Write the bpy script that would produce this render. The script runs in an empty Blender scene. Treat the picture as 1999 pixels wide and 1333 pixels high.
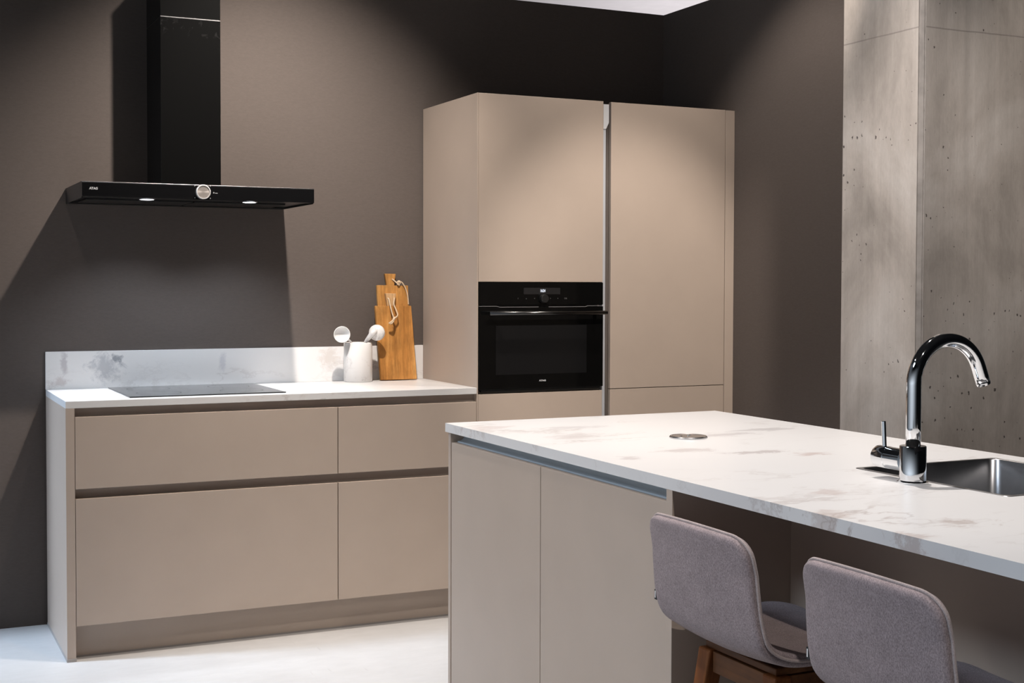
import bpy, bmesh, math, random
from mathutils import Vector, Matrix
R = math.radians
SC = bpy.context.scene
COL = SC.collection
random.seed(4)

# ------------------------------------------------------------------ camera
cam_d = bpy.data.cameras.new('camera')
cam = bpy.data.objects.new('camera', cam_d)
COL.objects.link(cam)
yaw, pit, rol = R(-25.5542), R(-1.72), R(0.1476)
fw = Vector((-math.sin(yaw) * math.cos(pit), math.cos(yaw) * math.cos(pit), math.sin(pit)))
rt = Vector((math.cos(yaw), math.sin(yaw), 0))
up = rt.cross(fw)
rt2 = rt * math.cos(rol) + up * math.sin(rol)
up2 = up * math.cos(rol) - rt * math.sin(rol)
m = Matrix((rt2, up2, -fw)).transposed().to_4x4()
m.translation = Vector((-0.6392, -5.6932, 1.3849))
cam.matrix_world = m
cam_d.sensor_width = 36.0
cam_d.lens = 2625.43 * 36.0 / 1999.0
cam_d.shift_y = -33.0 / 1999.0
cam_d.clip_start = 0.05
cam_d.clip_end = 200
SC.camera = cam

# ------------------------------------------------------------------ world, light, exposure
SC.view_settings.view_transform = 'Standard'
SC.view_settings.look = 'None'
SC.view_settings.exposure = 0.0
SC.view_settings.gamma = 1.0
SC.view_settings.use_curve_mapping = False

w = bpy.data.worlds.new('hall')
SC.world = w
w.use_nodes = True
nt = w.node_tree
nt.nodes.clear()
wo = nt.nodes.new('ShaderNodeOutputWorld')
wb = nt.nodes.new('ShaderNodeBackground')
tc = nt.nodes.new('ShaderNodeTexCoord')
sx = nt.nodes.new('ShaderNodeSeparateXYZ')
nt.links.new(tc.outputs['Generated'], sx.inputs[0])


def wmath(op, a, b):
    n = nt.nodes.new('ShaderNodeMath')
    n.operation = op
    for i, q in enumerate((a, b)):
        if isinstance(q, (int, float)):
            n.inputs[i].default_value = q
        else:
            nt.links.new(q, n.inputs[i])
    return n.outputs[0]


# the hall is daylit on its left side and behind the booth wall, dim behind the viewer
left = wmath('MAXIMUM', wmath('ADD', wmath('MULTIPLY', sx.outputs[0], -0.93), wmath('MULTIPLY', sx.outputs[1], -0.36)), 0.0)
left = wmath('POWER', left, 3.5)
band = wmath('MAXIMUM', wmath('SUBTRACT', 1.0, wmath('MULTIPLY', wmath('ABSOLUTE', sx.outputs[2], 0.0), 2.2)), 0.0)
left = wmath('MULTIPLY', left, wmath('POWER', band, 1.5))       # added low glow band, shaped for the chrome's reflections
back = wmath('MAXIMUM', sx.outputs[1], 0.0)
stn = wmath('ADD', wmath('MULTIPLY', left, 1.0), wmath('MULTIPLY', back, 0.15))
stn = wmath('ADD', stn, 0.003)
wb.inputs['Color'].default_value = (0.80, 0.89, 1.0, 1)
nt.links.new(stn, wb.inputs['Strength'])
nt.links.new(wb.outputs[0], wo.inputs[0])

WARM = (1.0, 0.905, 0.82)


def spot(name, loc, target, watts, half, blend, col=WARM, rad=0.03):
    d = bpy.data.lights.new(name, 'SPOT')
    d.energy = watts
    d.color = col
    d.spot_size = R(2 * half)
    d.spot_blend = blend
    d.shadow_soft_size = rad
    o = bpy.data.objects.new(name, d)
    COL.objects.link(o)
    o.location = loc
    v = Vector(target) - Vector(loc)
    o.rotation_euler = v.to_track_quat('-Z', 'Y').to_euler()
    return o


sun_d = bpy.data.lights.new('daylight', 'SUN')
sun_d.energy = 1.25
sun_d.angle = R(14)
sun_d.color = (0.70, 0.83, 1.0)
sun = bpy.data.objects.new('daylight', sun_d)
COL.objects.link(sun)
sun.location = (-6, -2, 5)
sun.rotation_euler = Vector((1.0, -0.09, -0.80)).to_track_quat('-Z', 'Y').to_euler()

fill_d = bpy.data.lights.new('end_panel_fill', 'AREA')  # added cool beam for end panel and floor, kept off the wall
fill_d.shape = 'RECTANGLE'
fill_d.size, fill_d.size_y = 0.35, 1.0
fill_d.energy = 17
fill_d.spread = R(44)
fill_d.color = (0.62, 0.78, 1.0)
fill = bpy.data.objects.new('end_panel_fill', fill_d)
COL.objects.link(fill)
fill.location = (-3.0, 0.05, 3.9)
fill.rotation_euler = (Vector((-0.22, -0.40, 0.1)) - fill.location).to_track_quat('-Z', 'Y').to_euler()

hall_d = bpy.data.lights.new('ceiling_fill', 'POINT')  # added light to brighten the ceiling seen over the walls
hall_d.energy = 260
hall_d.shadow_soft_size = 0.4
hall_d.color = (1.0, 0.95, 0.96)
hall = bpy.data.objects.new('ceiling_fill', hall_d)
COL.objects.link(hall)
hall.location = (7.5, 6.5, 2.0)

CL = Vector((0.886, -1.25, 3.2))
spot('track_spot', CL, CL + Vector((-0.02, math.cos(R(57)), -math.sin(R(55)))), 325, 40.5, 1.0)
spot('track_spot', (2.30, -1.25, 3.30), (2.30, -1.22, 0), 80, 46, 0.5)
spot('track_spot', (-0.38, -1.05, 3.25), (-0.30, -0.5, 0), 18, 46, 0.8)
spot('track_spot', (1.65, -2.75, 3.30), (1.60, -2.80, 0), 238, 45, 0.7, (1.0, 0.93, 0.88))
spot('track_spot', (0.70, -5.30, 3.30), (1.20, -3.55, 0.75), 130, 30, 0.9, (1.0, 0.93, 0.88))
spot('reflection_spot', (-3.8, -9.0, 4.2), (-3.8, -9.0, 0), 700, 38, 0.6, (1.0, 0.95, 0.90))  # added pool on the floor behind the viewer, for the faucet to reflect
spot('track_spot', (-0.55, -2.60, 3.30), (0.6, -2.6, 0.0), 135, 36, 0.8)
spot('track_spot', (0.55, -1.90, 3.30), (0.55, -1.45, 0), 88, 36, 0.8)
spot('track_spot', (1.90, -2.90, 3.30), (2.38, -0.6, 1.15), 330, 17, 0.7)
spot('track_spot', (2.90, -4.20, 3.30), (2.95, -2.47, 1.9), 85, 19, 0.9)

# ------------------------------------------------------------------ helpers


def obj(name, bm, mat, parent=None, smooth=False, origin=None):
    """links one mesh object; its vertices are given in world space (or in the parent's space when local)"""
    me = bpy.data.meshes.new(name)
    bmesh.ops.recalc_face_normals(bm, faces=bm.faces)
    if smooth:
        for f in bm.faces:
            f.smooth = True
    bm.to_mesh(me)
    bm.free()
    o = bpy.data.objects.new(name, me)
    COL.objects.link(o)
    for q in (mat if isinstance(mat, (list, tuple)) else [mat]):
        me.materials.append(q)
    if parent is not None:
        off = Vector((0, 0, 0))
        p = parent
        while p is not None:
            off += p.location
            p = p.parent
        me.transform(Matrix.Translation(-off))
        o.parent = parent
    else:
        xs = [v.co for v in me.vertices]
        if origin is None:
            origin = Vector(((min(c.x for c in xs) + max(c.x for c in xs)) / 2,
                             (min(c.y for c in xs) + max(c.y for c in xs)) / 2,
                             min(c.z for c in xs)))
        me.transform(Matrix.Translation(-Vector(origin)))
        o.location = origin
    return o


def tag(o, label=None, cat=None, group=None, kind=None):
    if label:
        o['label'] = label
    if cat:
        o['category'] = cat
    if group:
        o['group'] = group
    if kind:
        o['kind'] = kind
    return o


def thing(name, loc, label, cat, group=None):
    o = bpy.data.objects.new(name, None)
    COL.objects.link(o)
    o.location = loc
    o.empty_display_size = 0.1
    return tag(o, label, cat, group)


def box(bm, x0, x1, y0, y1, z0, z1, bev=0.0, seg=2):
    g = bmesh.ops.create_cube(bm, size=1.0)
    vs = g['verts']
    for v in vs:
        v.co = Vector(((x0 + x1) / 2 + v.co.x * (x1 - x0), (y0 + y1) / 2 + v.co.y * (y1 - y0),
                       (z0 + z1) / 2 + v.co.z * (z1 - z0)))
    if bev > 0:
        es = list({e for v in vs for e in v.link_edges})
        bmesh.ops.bevel(bm, geom=es, offset=bev, segments=seg, affect='EDGES', profile=0.5)
    return bm


def B(*a, **k):
    return box(bmesh.new(), *a, **k)


def prism(bm, pts, axis, a, b):
    """extrudes a closed 2-D outline along an axis from a to b"""
    def P(p, t):
        if axis == 'x':
            return (t, p[0], p[1])
        if axis == 'y':
            return (p[0], t, p[1])
        return (p[0], p[1], t)
    v0 = [bm.verts.new(P(p, a)) for p in pts]
    v1 = [bm.verts.new(P(p, b)) for p in pts]
    n = len(pts)
    for i in range(n):
        bm.faces.new((v0[i], v0[(i + 1) % n], v1[(i + 1) % n], v1[i]))
    bm.faces.new(v0[::-1])
    bm.faces.new(v1)
    return bm


def lathe(bm, prof, n=40, c=(0, 0, 0), mat=None):
    """spins (r, z) pairs about the z axis; mat re-aims it"""
    rings = []
    M = mat or Matrix.Identity(4)
    for r, z in prof:
        if r < 1e-6:
            rings.append([bm.verts.new(Vector(c) + (M @ Vector((0, 0, z))))])
        else:
            rings.append([bm.verts.new(Vector(c) + (M @ Vector((r * math.cos(2 * math.pi * i / n),
                                                                  r * math.sin(2 * math.pi * i / n), z))))
                          for i in range(n)])
    for a, b in zip(rings[:-1], rings[1:]):
        for i in range(n):
            j = (i + 1) % n
            if len(a) == 1 and len(b) == 1:
                continue
            if len(a) == 1:
                bm.faces.new((a[0], b[i], b[j]))
            elif len(b) == 1:
                bm.faces.new((a[i], a[j], b[0]))
            else:
                bm.faces.new((a[i], a[j], b[j], b[i]))
    return bm


def tube(bm, pts, rad, n=14, cap=True, closed=False):
    pts = [Vector(p) for p in pts]
    N = len(pts)
    rads = rad if isinstance(rad, (list, tuple)) else [rad] * N
    rings = []
    prev = None
    for i, p in enumerate(pts):
        if closed:
            t = (pts[(i + 1) % N] - pts[(i - 1) % N]).normalized()
        else:
            t = (pts[min(i + 1, N - 1)] - pts[max(i - 1, 0)]).normalized()
        if prev is None:
            a = Vector((0, 0, 1)) if abs(t.z) < 0.9 else Vector((0, 1, 0))
            u = t.cross(a).normalized()
        else:
            u = (prev - t * prev.dot(t)).normalized()
        prev = u
        v = t.cross(u)
        rings.append([bm.verts.new(p + (u * math.cos(2 * math.pi * k / n) + v * math.sin(2 * math.pi * k / n)) * rads[i])
                      for k in range(n)])
    prs = list(zip(rings[:-1], rings[1:]))
    if closed:
        prs.append((rings[-1], rings[0]))
    for a, b in prs:
        for k in range(n):
            bm.faces.new((a[k], a[(k + 1) % n], b[(k + 1) % n], b[k]))
    if cap and not closed:
        bm.faces.new(rings[0][::-1])
        bm.faces.new(rings[-1])
    return bm


def bar(bm, p0, p1, w0, d0, w1, d1, bev=0.004):
    """tapered rectangular post between two points (w along x, d along y)"""
    vs = []
    for p, w_, d_ in ((p0, w0, d0), (p1, w1, d1)):
        for sx_, sy_ in ((-1, -1), (1, -1), (1, 1), (-1, 1)):
            vs.append(bm.verts.new((p[0] + sx_ * w_ / 2, p[1] + sy_ * d_ / 2, p[2])))
    bm.faces.new(vs[0:4][::-1])
    bm.faces.new(vs[4:8])
    for i in range(4):
        bm.faces.new((vs[i], vs[(i + 1) % 4], vs[4 + (i + 1) % 4], vs[4 + i]))
    es = list({e for v in vs for e in v.link_edges})
    bmesh.ops.bevel(bm, geom=es, offset=bev, segments=2, affect='EDGES', profile=0.5)
    return bm


def rrect(x0, x1, y0, y1, r, n=8):
    out = []
    for cx, cy, a in ((x1 - r, y1 - r, 0), (x0 + r, y1 - r, 90), (x0 + r, y0 + r, 180), (x1 - r, y0 + r, 270)):
        for i in range(n + 1):
            t = R(a + 90 * i / n)
            out.append((cx + r * math.cos(t), cy + r * math.sin(t)))
    return out


def plate_hole(bm, outer, hole, z0, z1):
    def lay(z):
        vo = [bm.verts.new((x, y, z)) for x, y in outer]
        vh = [bm.verts.new((x, y, z)) for x, y in hole]
        es = [bm.edges.new((l[i], l[(i + 1) % len(l)])) for l in (vo, vh) for i in range(len(l))]
        bmesh.ops.triangle_fill(bm, edges=es, use_beauty=True)
        return vo, vh
    a, b = lay(z0), lay(z1)
    for l0, l1 in zip(a, b):
        n = len(l0)
        for i in range(n):
            bm.faces.new((l0[i], l0[(i + 1) % n], l1[(i + 1) % n], l1[i]))
    return bm


def text_bm(s, size, loc, rot=(90, 0, 0), sxy=(1, 1), depth=0.0004, offset=0.0):
    c = bpy.data.curves.new('lettering', 'FONT')
    c.body = s
    c.size = size
    c.align_x = 'CENTER'
    c.align_y = 'CENTER'
    c.extrude = depth
    c.offset = offset
    c.resolution_u = 3
    o = bpy.data.objects.new('lettering', c)
    COL.objects.link(o)
    bpy.context.view_layer.update()
    me = bpy.data.meshes.new_from_object(o.evaluated_get(bpy.context.evaluated_depsgraph_get()))
    bpy.data.objects.remove(o)
    from mathutils import Euler
    me.transform(Matrix.Translation(loc) @ Euler([R(a) for a in rot]).to_matrix().to_4x4() @ Matrix.Diagonal((sxy[0], sxy[1], 1, 1)))
    bm = bmesh.new()
    bm.from_mesh(me)
    bpy.data.meshes.remove(me)
    return bm


# ------------------------------------------------------------------ materials


class Mat:
    def __init__(s, name, col=(0.5, 0.5, 0.5), rough=0.5, metal=0.0, spec=0.5):
        s.m = bpy.data.materials.new(name)
        s.m.use_nodes = True
        s.t = s.m.node_tree
        s.b = s.t.nodes['Principled BSDF']
        s.b.inputs['Base Color'].default_value = (*col, 1)
        s.b.inputs['Roughness'].default_value = rough
        s.b.inputs['Metallic'].default_value = metal
        s.b.inputs['Specular IOR Level'].default_value = spec
        s.tc = s.t.nodes.new('ShaderNodeTexCoord').outputs['Object']

    def n(s, typ, ins=None, **props):
        q = s.t.nodes.new(typ)
        for k, v in props.items():
            setattr(q, k, v)
        for k, v in (ins or {}).items():
            s.put(q.inputs[k], v)
        return q

    def put(s, sock, v):
        if hasattr(v, 'is_output'):
            s.t.links.new(v, sock)
        elif isinstance(v, tuple) and len(v) == 3 and len(sock.default_value) == 4:
            sock.default_value = (*v, 1)
        else:
            sock.default_value = v

    def map(s, scale=(1, 1, 1), rot=(0, 0, 0), loc=(0, 0, 0), src=None):
        q = s.n('ShaderNodeMapping', {'Vector': src or s.tc, 'Scale': scale, 'Rotation': tuple(R(a) for a in rot), 'Location': loc})
        return q.outputs[0]

    def noise(s, vec, scale, detail=4.0, rough=0.55, dist=0.0):
        return s.n('ShaderNodeTexNoise', {'Vector': vec, 'Scale': scale, 'Detail': detail, 'Roughness': rough, 'Distortion': dist}).outputs['Fac']

    def math(s, op, a, b=0.0, c=0.0):
        q = s.n('ShaderNodeMath', operation=op)
        for i, v in enumerate((a, b, c)):
            s.put(q.inputs[i], v)
        return q.outputs[0]

    def ramp(s, fac, stops):
        q = s.n('ShaderNodeValToRGB', {'Fac': fac})
        e = q.color_ramp.elements
        while len(e) < len(stops):
            e.new(0.5)
        for el, (p, c) in zip(e, stops):
            el.position = p
            el.color = (*c, 1) if isinstance(c, tuple) else (c, c, c, 1)
        return q.outputs['Color']

    def mix(s, fac, a, b, blend='MIX'):
        q = s.n('ShaderNodeMix', data_type='RGBA', blend_type=blend)
        s.put(q.inputs[0], fac)
        s.put(q.inputs[6], a)
        s.put(q.inputs[7], b)
        return q.outputs[2]

    def col(s, v):
        s.put(s.b.inputs['Base Color'], v)
        return s

    def bump(s, h, strength=0.2, dist=0.01):
        q = s.n('ShaderNodeBump', {'Height': h, 'Strength': strength, 'Distance': dist})
        s.t.links.new(q.outputs[0], s.b.inputs['Normal'])
        return s


def plain(name, col, rough, metal=0.0, var=0.03, spec=0.5, sc=6.0):
    M = Mat(name, col, rough, metal, spec)
    f = M.noise(M.tc, sc, 3)
    lo = tuple(c * (1 - var) for c in col)
    hi = tuple(min(1, c * (1 + var)) for c in col)
    M.col(M.ramp(f, [(0.3, lo), (0.7, hi)]))
    return M


# matt taupe lacquer of the cabinets
M_ = plain('taupe_lacquer', (0.430, 0.350, 0.290), 0.48, var=0.02)
M_.bump(M_.noise(M_.tc, 900, 2), 0.03, 0.001)
LACQ = M_.m
LACQ_IN = plain('cabinet_carcass', (0.30, 0.245, 0.205), 0.6).m
RAIL = plain('taupe_rail', (0.40, 0.33, 0.28), 0.40, 0.0).m
ALU = plain('aluminium', (0.60, 0.63, 0.66), 0.36, 0.5, var=0.02).m

# painted wall with a fine fibre texture
M_ = Mat('taupe_wall_paint', (0.115, 0.094, 0.083), 0.75, spec=0.3)
f = M_.noise(M_.map((1, 1, 3.0)), 60, 4, 0.7)
M_.col(M_.ramp(f, [(0.3, (0.097, 0.079, 0.070)), (0.7, (0.110, 0.090, 0.080))]))
M_.bump(M_.noise(M_.map((1, 1, 2.0)), 220, 3), 0.12, 0.002)
WALL = M_.m

# pale polished concrete floor
M_ = Mat('polished_concrete_floor', (0.7, 0.68, 0.66), 0.38)
f = M_.noise(M_.tc, 1.1, 6, 0.6, 0.4)
g = M_.noise(M_.map((1, 3, 1)), 9, 5, 0.65)
c1 = M_.ramp(f, [(0.3, (0.51, 0.497, 0.484)), (0.7, (0.59, 0.58, 0.57))])
c2 = M_.ramp(g, [(0.35, 0.93), (0.7, 1.0)])
base = M_.mix(1.0, c1, c2, 'MULTIPLY')
sc1 = M_.noise(M_.map((28, 5, 1), (0, 0, 20)), 1.0, 1.5, 0.4)
sm = M_.ramp(sc1, [(0.735, 0.0), (0.76, 1.0)])
base = M_.mix(M_.math('MULTIPLY', sm, 0.25), base, (0.32, 0.30, 0.29))
M_.col(base)
FLOOR = M_.m
CEIL = plain('ceiling_paint', (0.72, 0.70, 0.71), 0.8).m

# cast concrete column: vertical streaks, clouds, pores and the formwork joint
M_ = Mat('cast_concrete', (0.4, 0.37, 0.34), 0.7, spec=0.25)
cl = M_.noise(M_.map((1, 1, 0.7)), 2.6, 6, 0.6, 0.5)
st = M_.noise(M_.map((26, 26, 0.7)), 1.0, 5, 0.6)
fine = M_.noise(M_.map((1, 1, 0.25)), 160, 3, 0.7)
cc = M_.ramp(cl, [(0.33, (0.31, 0.276, 0.245)), (0.5, (0.465, 0.415, 0.374)), (0.66, (0.575, 0.528, 0.487))])
cc = M_.mix(1.0, cc, M_.ramp(st, [(0.3, 0.88), (0.68, 1.05)]), 'MULTIPLY')
cc = M_.mix(1.0, cc, M_.ramp(fine, [(0.3, 0.94), (0.7, 1.04)]), 'MULTIPLY')
vo = M_.n('ShaderNodeTexVoronoi', {'Vector': M_.map((1, 1, 0.8)), 'Scale': 44.0, 'Randomness': 1.0})
vcol = M_.n('ShaderNodeSeparateColor', {'Color': vo.outputs['Color']})
den = M_.noise(M_.map((1, 1, 1), loc=(3, 1, 2)), 3.0, 2)
sz = M_.math('MULTIPLY', M_.math('MULTIPLY', vcol.outputs[0], vcol.outputs[1]), M_.ramp(den, [(0.48, 0.03), (0.64, 0.24)]))
wob = M_.math('ADD', vo.outputs['Distance'], M_.math('MULTIPLY', M_.math('SUBTRACT', M_.noise(M_.tc, 150, 3), 0.5), 0.5))
pit_m = M_.math('LESS_THAN', wob, sz)
cc = M_.mix(M_.math('MULTIPLY', pit_m, 0.88), cc, (0.06, 0.05, 0.045))
sep = M_.n('ShaderNodeSeparateXYZ', {'Vector': M_.tc})
jz = M_.math('ADD', sep.outputs[2], M_.math('MULTIPLY', M_.noise(M_.map((9, 9, 1)), 1.0, 2), 0.006))
jm = M_.math('LESS_THAN', M_.math('ABSOLUTE', M_.math('SUBTRACT', jz, 2.186)), 0.0022)
cc = M_.mix(M_.math('MULTIPLY', jm, 0.5), cc, (0.16, 0.14, 0.13))
M_.col(cc)
M_.bump(M_.math('ADD', M_.math('MULTIPLY', fine, 0.35), M_.math('ADD', M_.math('MULTIPLY', st, 0.5), M_.math('MULTIPLY', pit_m, -1.5))), 0.25, 0.004)
CONC = M_.m


def marble(name, scale=1.0, white=0.67, loc=(0, 0, 0), stretch=(0.62, 1.5, 1.5), spots=(), amount=1.0, rot=(0, 0, 18), flat=False):
    M = Mat(name, (0.8, 0.79, 0.78), 0.33)
    v = M.map(tuple(scale * q for q in stretch), rot, loc)
    wv = M.n('ShaderNodeTexNoise', {'Vector': v, 'Scale': 2.6, 'Detail': 5.0, 'Roughness': 0.6}).outputs['Color']
    wc = M.n('ShaderNodeVectorMath', {0: wv, 1: (0.5, 0.5, 0.5)}, operation='SUBTRACT').outputs[0]
    ws = M.n('ShaderNodeVectorMath', {0: wc, 'Scale': 0.55}, operation='SCALE').outputs[0]
    va = M.n('ShaderNodeVectorMath', {0: v, 1: ws}, operation='ADD').outputs[0]
    n1 = M.noise(va, 2.1, 5, 0.62)
    line = M.ramp(M.math('ABSOLUTE', M.math('SUBTRACT', n1, 0.5)), [(0.0, 1.0), (0.022, 0.0)])
    patch = M.ramp(M.noise(v, 1.7, 3, 0.5), [(0.47, 0.0), (0.66, 1.0)])
    n2 = M.noise(M.map((0.9 * scale, 2.4 * scale, 2.4 * scale), rot, (4, 2, 7)), 5.0, 6, 0.7, 0.8)
    smear = M.ramp(n2, [(0.60, 0.0), (0.76, 1.0)])
    soft = M.ramp(M.noise(v, 1.3, 4, 0.55), [(0.35, 0.0), (0.75, 1.0)])
    c = M.mix(M.math('MULTIPLY', soft, 0.22), (white, white * 0.985, white * 0.975), (white * 0.86, white * 0.84, white * 0.84))
    c = M.mix(M.math('MULTIPLY', M.math('MULTIPLY', smear, patch), 0.60 * amount), c, (0.43, 0.36, 0.33))
    c = M.mix(M.math('MULTIPLY', M.math('MULTIPLY', line, patch), 0.70 * amount), c, (0.36, 0.31, 0.29))
    for (px, py, pz, rx, rz, colr, k) in spots:
        d = M.n('ShaderNodeVectorMath', {0: M.tc, 1: (px, py, pz)}, operation='SUBTRACT').outputs[0]
        d = M.n('ShaderNodeVectorMath', {0: d, 1: (1 / rx, 1 / rz if flat else 0.0, 0.0 if flat else 1 / rz)}, operation='MULTIPLY').outputs[0]
        ln = M.n('ShaderNodeVectorMath', {0: d}, operation='LENGTH').outputs['Value']
        edge = M.math('ADD', ln, M.math('MULTIPLY', M.math('SUBTRACT', M.noise(M.map((6, 13, 13), (0, 0, -24)) if flat else M.map((26, 26, 26)), 1.0, 6, 0.75, 0.5), 0.5), 4.6 if flat else 3.2))
        msk = M.ramp(edge, [(0.35, 1.0), (0.75 if flat else 1.15, 0.0)])
        c = M.mix(M.math('MULTIPLY', msk, k * (0.95 if flat else 1.0)), c, colr)
    M.col(c)
    return M.m


MARBLE_TOP = marble('marble_laminate_worktop', 1.2, loc=(3.1, 0.4, 0))
MARBLE_ISL = marble('marble_laminate_island', 1.15, 0.67, (0.9, 5.2, 0.0), amount=1.05, rot=(0, 0, -24), flat=True, spots=[
    (-0.20, 0.50, 0, 0.10, 0.05, (0.40, 0.35, 0.34), 0.55), (-0.04, 0.39, 0, 0.12, 0.05, (0.34, 0.29, 0.28), 0.6),
    (0.05, 0.28, 0, 0.10, 0.06, (0.42, 0.31, 0.28), 0.6), (0.31, 0.82, 0, 0.15, 0.05, (0.38, 0.36, 0.36), 0.6),
    (0.12, 0.75, 0, 0.14, 0.05, (0.40, 0.37, 0.37), 0.6), (-0.41, 0.43, 0, 0.05, 0.06, (0.40, 0.36, 0.36), 0.6),
    (-0.32, -0.62, 0, 0.10, 0.05, (0.36, 0.29, 0.26), 0.65), (-0.49, -0.67, 0, 0.06, 0.05, (0.40, 0.32, 0.29), 0.6),
    (-0.49, -0.45, 0, 0.08, 0.06, (0.44, 0.36, 0.33), 0.5), (-0.40, 1.21, 0, 0.12, 0.06, (0.46, 0.38, 0.36), 0.5),
    (-0.22, 1.10, 0, 0.12, 0.06, (0.42, 0.39, 0.39), 0.5), (-0.31, 0.89, 0, 0.10, 0.06, (0.44, 0.40, 0.39), 0.5),
    (-0.31, -0.24, 0, 0.05, 0.05, (0.45, 0.36, 0.33), 0.5), (-0.66, -0.30, 0, 0.06, 0.06, (0.44, 0.37, 0.34), 0.5)])
MARBLE_UP = marble('marble_laminate_upstand', 1.6, 0.81, (1.4, 0, 0.3), amount=0.5, spots=[
    (-0.585, 0, 0.085, 0.075, 0.060, (0.36, 0.37, 0.40), 0.60),
    (-0.545, 0, 0.118, 0.028, 0.022, (0.22, 0.23, 0.26), 0.75),
    (-0.745, 0, 0.100, 0.018, 0.050, (0.40, 0.36, 0.38), 0.55),
    (-0.765, 0, 0.030, 0.045, 0.022, (0.45, 0.38, 0.37), 0.5),
    (-0.10, 0, 0.090, 0.020, 0.050, (0.50, 0.50, 0.55), 0.5),
    (0.37, 0, 0.10, 0.06, 0.05, (0.56, 0.48, 0.42), 0.45)])
MARBLE_POT = marble('marble_crock', 5.0, 0.78, (0.3, 0.9, 0.2), (1, 1, 0.8), amount=0.55, rot=(0, 40, 0))

BLACKG = Mat('black_glass', (0.006, 0.006, 0.0065), 0.06, spec=0.5).m
M_ = Mat('black_steel', (0.010, 0.0095, 0.009), 0.36, spec=0.4)
M_.b.inputs['Roughness'].default_value = 0.36
BLACKM = M_.m
M_ = Mat('black_glass_smudged', (0.005, 0.005, 0.005), 0.16, spec=0.25)
sp = M_.n('ShaderNodeSeparateXYZ', {'Vector': M_.tc})
band = M_.ramp(M_.math('ABSOLUTE', M_.math('SUBTRACT', sp.outputs[2], 0.690)), [(0.005, 1.0), (0.04, 0.0)])
ns = M_.ramp(M_.noise(M_.map((1.3, 1, 1)), 24, 4, 0.6, 0.6), [(0.55, 0.0), (0.80, 1.0)])
M_.col(M_.mix(M_.math('MULTIPLY', band, ns), (0.005, 0.005, 0.005), (0.040, 0.039, 0.039)))
SMUDGE = M_.m
WINDOW = Mat('oven_window_glass', (0.008, 0.008, 0.0085), 0.10, spec=0.25).m
BLACKC = Mat('black_chimney_coat', (0.006, 0.006, 0.006), 0.14, spec=0.25).m
BLACKO = Mat('black_oven_glass', (0.003, 0.003, 0.003), 0.05, spec=0.22).m
DISPLAY = Mat('display_glass', (0.014, 0.014, 0.015), 0.15).m
KNOBB = Mat('black_satin_knob', (0.012, 0.012, 0.012), 0.30).m
STEEL = plain('brushed_steel', (0.55, 0.55, 0.56), 0.26, 1.0, var=0.05, sc=30).m
SINKM = plain('sink_steel', (0.46, 0.46, 0.47), 0.30, 1.0, var=0.06, sc=20).m
CHROME = Mat('chrome', (0.82, 0.83, 0.84), 0.045, 1.0).m
M_ = Mat('spun_steel', (0.44, 0.40, 0.37), 0.32, 0.5)
M_.b.inputs['Anisotropic'].default_value = 0.85
tg = M_.n('ShaderNodeTangent', direction_type='RADIAL', axis='Y')
M_.t.links.new(tg.outputs[0], M_.b.inputs['Tangent'])
SPUN = M_.m
PRINT = Mat('silver_print', (0.62, 0.62, 0.64), 0.4).m
PRINTD = Mat('dim_print', (0.10, 0.10, 0.10), 0.5).m


def emit(name, col, s):
    M = Mat(name, (0, 0, 0), 0.5)
    M.b.inputs['Emission Color'].default_value = (*col, 1)
    M.b.inputs['Emission Strength'].default_value = s
    return M.m


LED = emit('lit_lamp_lens', (0.92, 0.94, 1.0), 4.0)
DIGIT = emit('lit_digits', (0.85, 0.90, 1.0), 1.1)
WHITE = plain('white_ceramic', (0.80, 0.79, 0.78), 0.35, var=0.02).m

# oak boards
def wood(name, dark, mid, light, sc=1.0, axis=2, rough=0.5):
    M = Mat(name, mid, rough, spec=0.25)
    s = [16 * sc, 16 * sc, 16 * sc]
    s[axis] = 1.1 * sc
    v = M.map(tuple(s))
    n1 = M.noise(v, 1.2, 6, 0.6, 0.8)
    s2 = [70 * sc, 70 * sc, 70 * sc]
    s2[axis] = 2.5 * sc
    n2 = M.noise(M.map(tuple(s2)), 1.2, 4, 0.7)
    n3 = M.noise(M.tc, 9 * sc, 4, 0.6)
    c = M.ramp(n1, [(0.28, dark), (0.5, mid), (0.74, light)])
    c = M.mix(1.0, c, M.ramp(n2, [(0.35, 0.72), (0.62, 1.06)]), 'MULTIPLY')
    c = M.mix(1.0, c, M.ramp(n3, [(0.3, 0.72), (0.62, 1.08)]), 'MULTIPLY')
    M.col(c)
    M.bump(n2, 0.12, 0.002)
    return M.m


OAK = wood('oiled_oak', (0.33, 0.135, 0.030), (0.50, 0.225, 0.058), (0.64, 0.335, 0.105))
OAK2 = wood('pale_oiled_oak', (0.38, 0.165, 0.040), (0.54, 0.265, 0.075), (0.66, 0.36, 0.125))
OAKG = wood('worn_pale_oak', (0.42, 0.24, 0.11), (0.58, 0.36, 0.18), (0.68, 0.46, 0.26))
LEGW = wood('walnut_leg', (0.095, 0.027, 0.006), (0.170, 0.052, 0.012), (0.24, 0.085, 0.022), 1.0)
LEGX = wood('walnut_rail', (0.070, 0.024, 0.007), (0.115, 0.042, 0.013), (0.16, 0.062, 0.02), 1.0, 1)
CORD = plain('cord', (0.62, 0.47, 0.32), 0.8, var=0.1, sc=200).m

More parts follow.
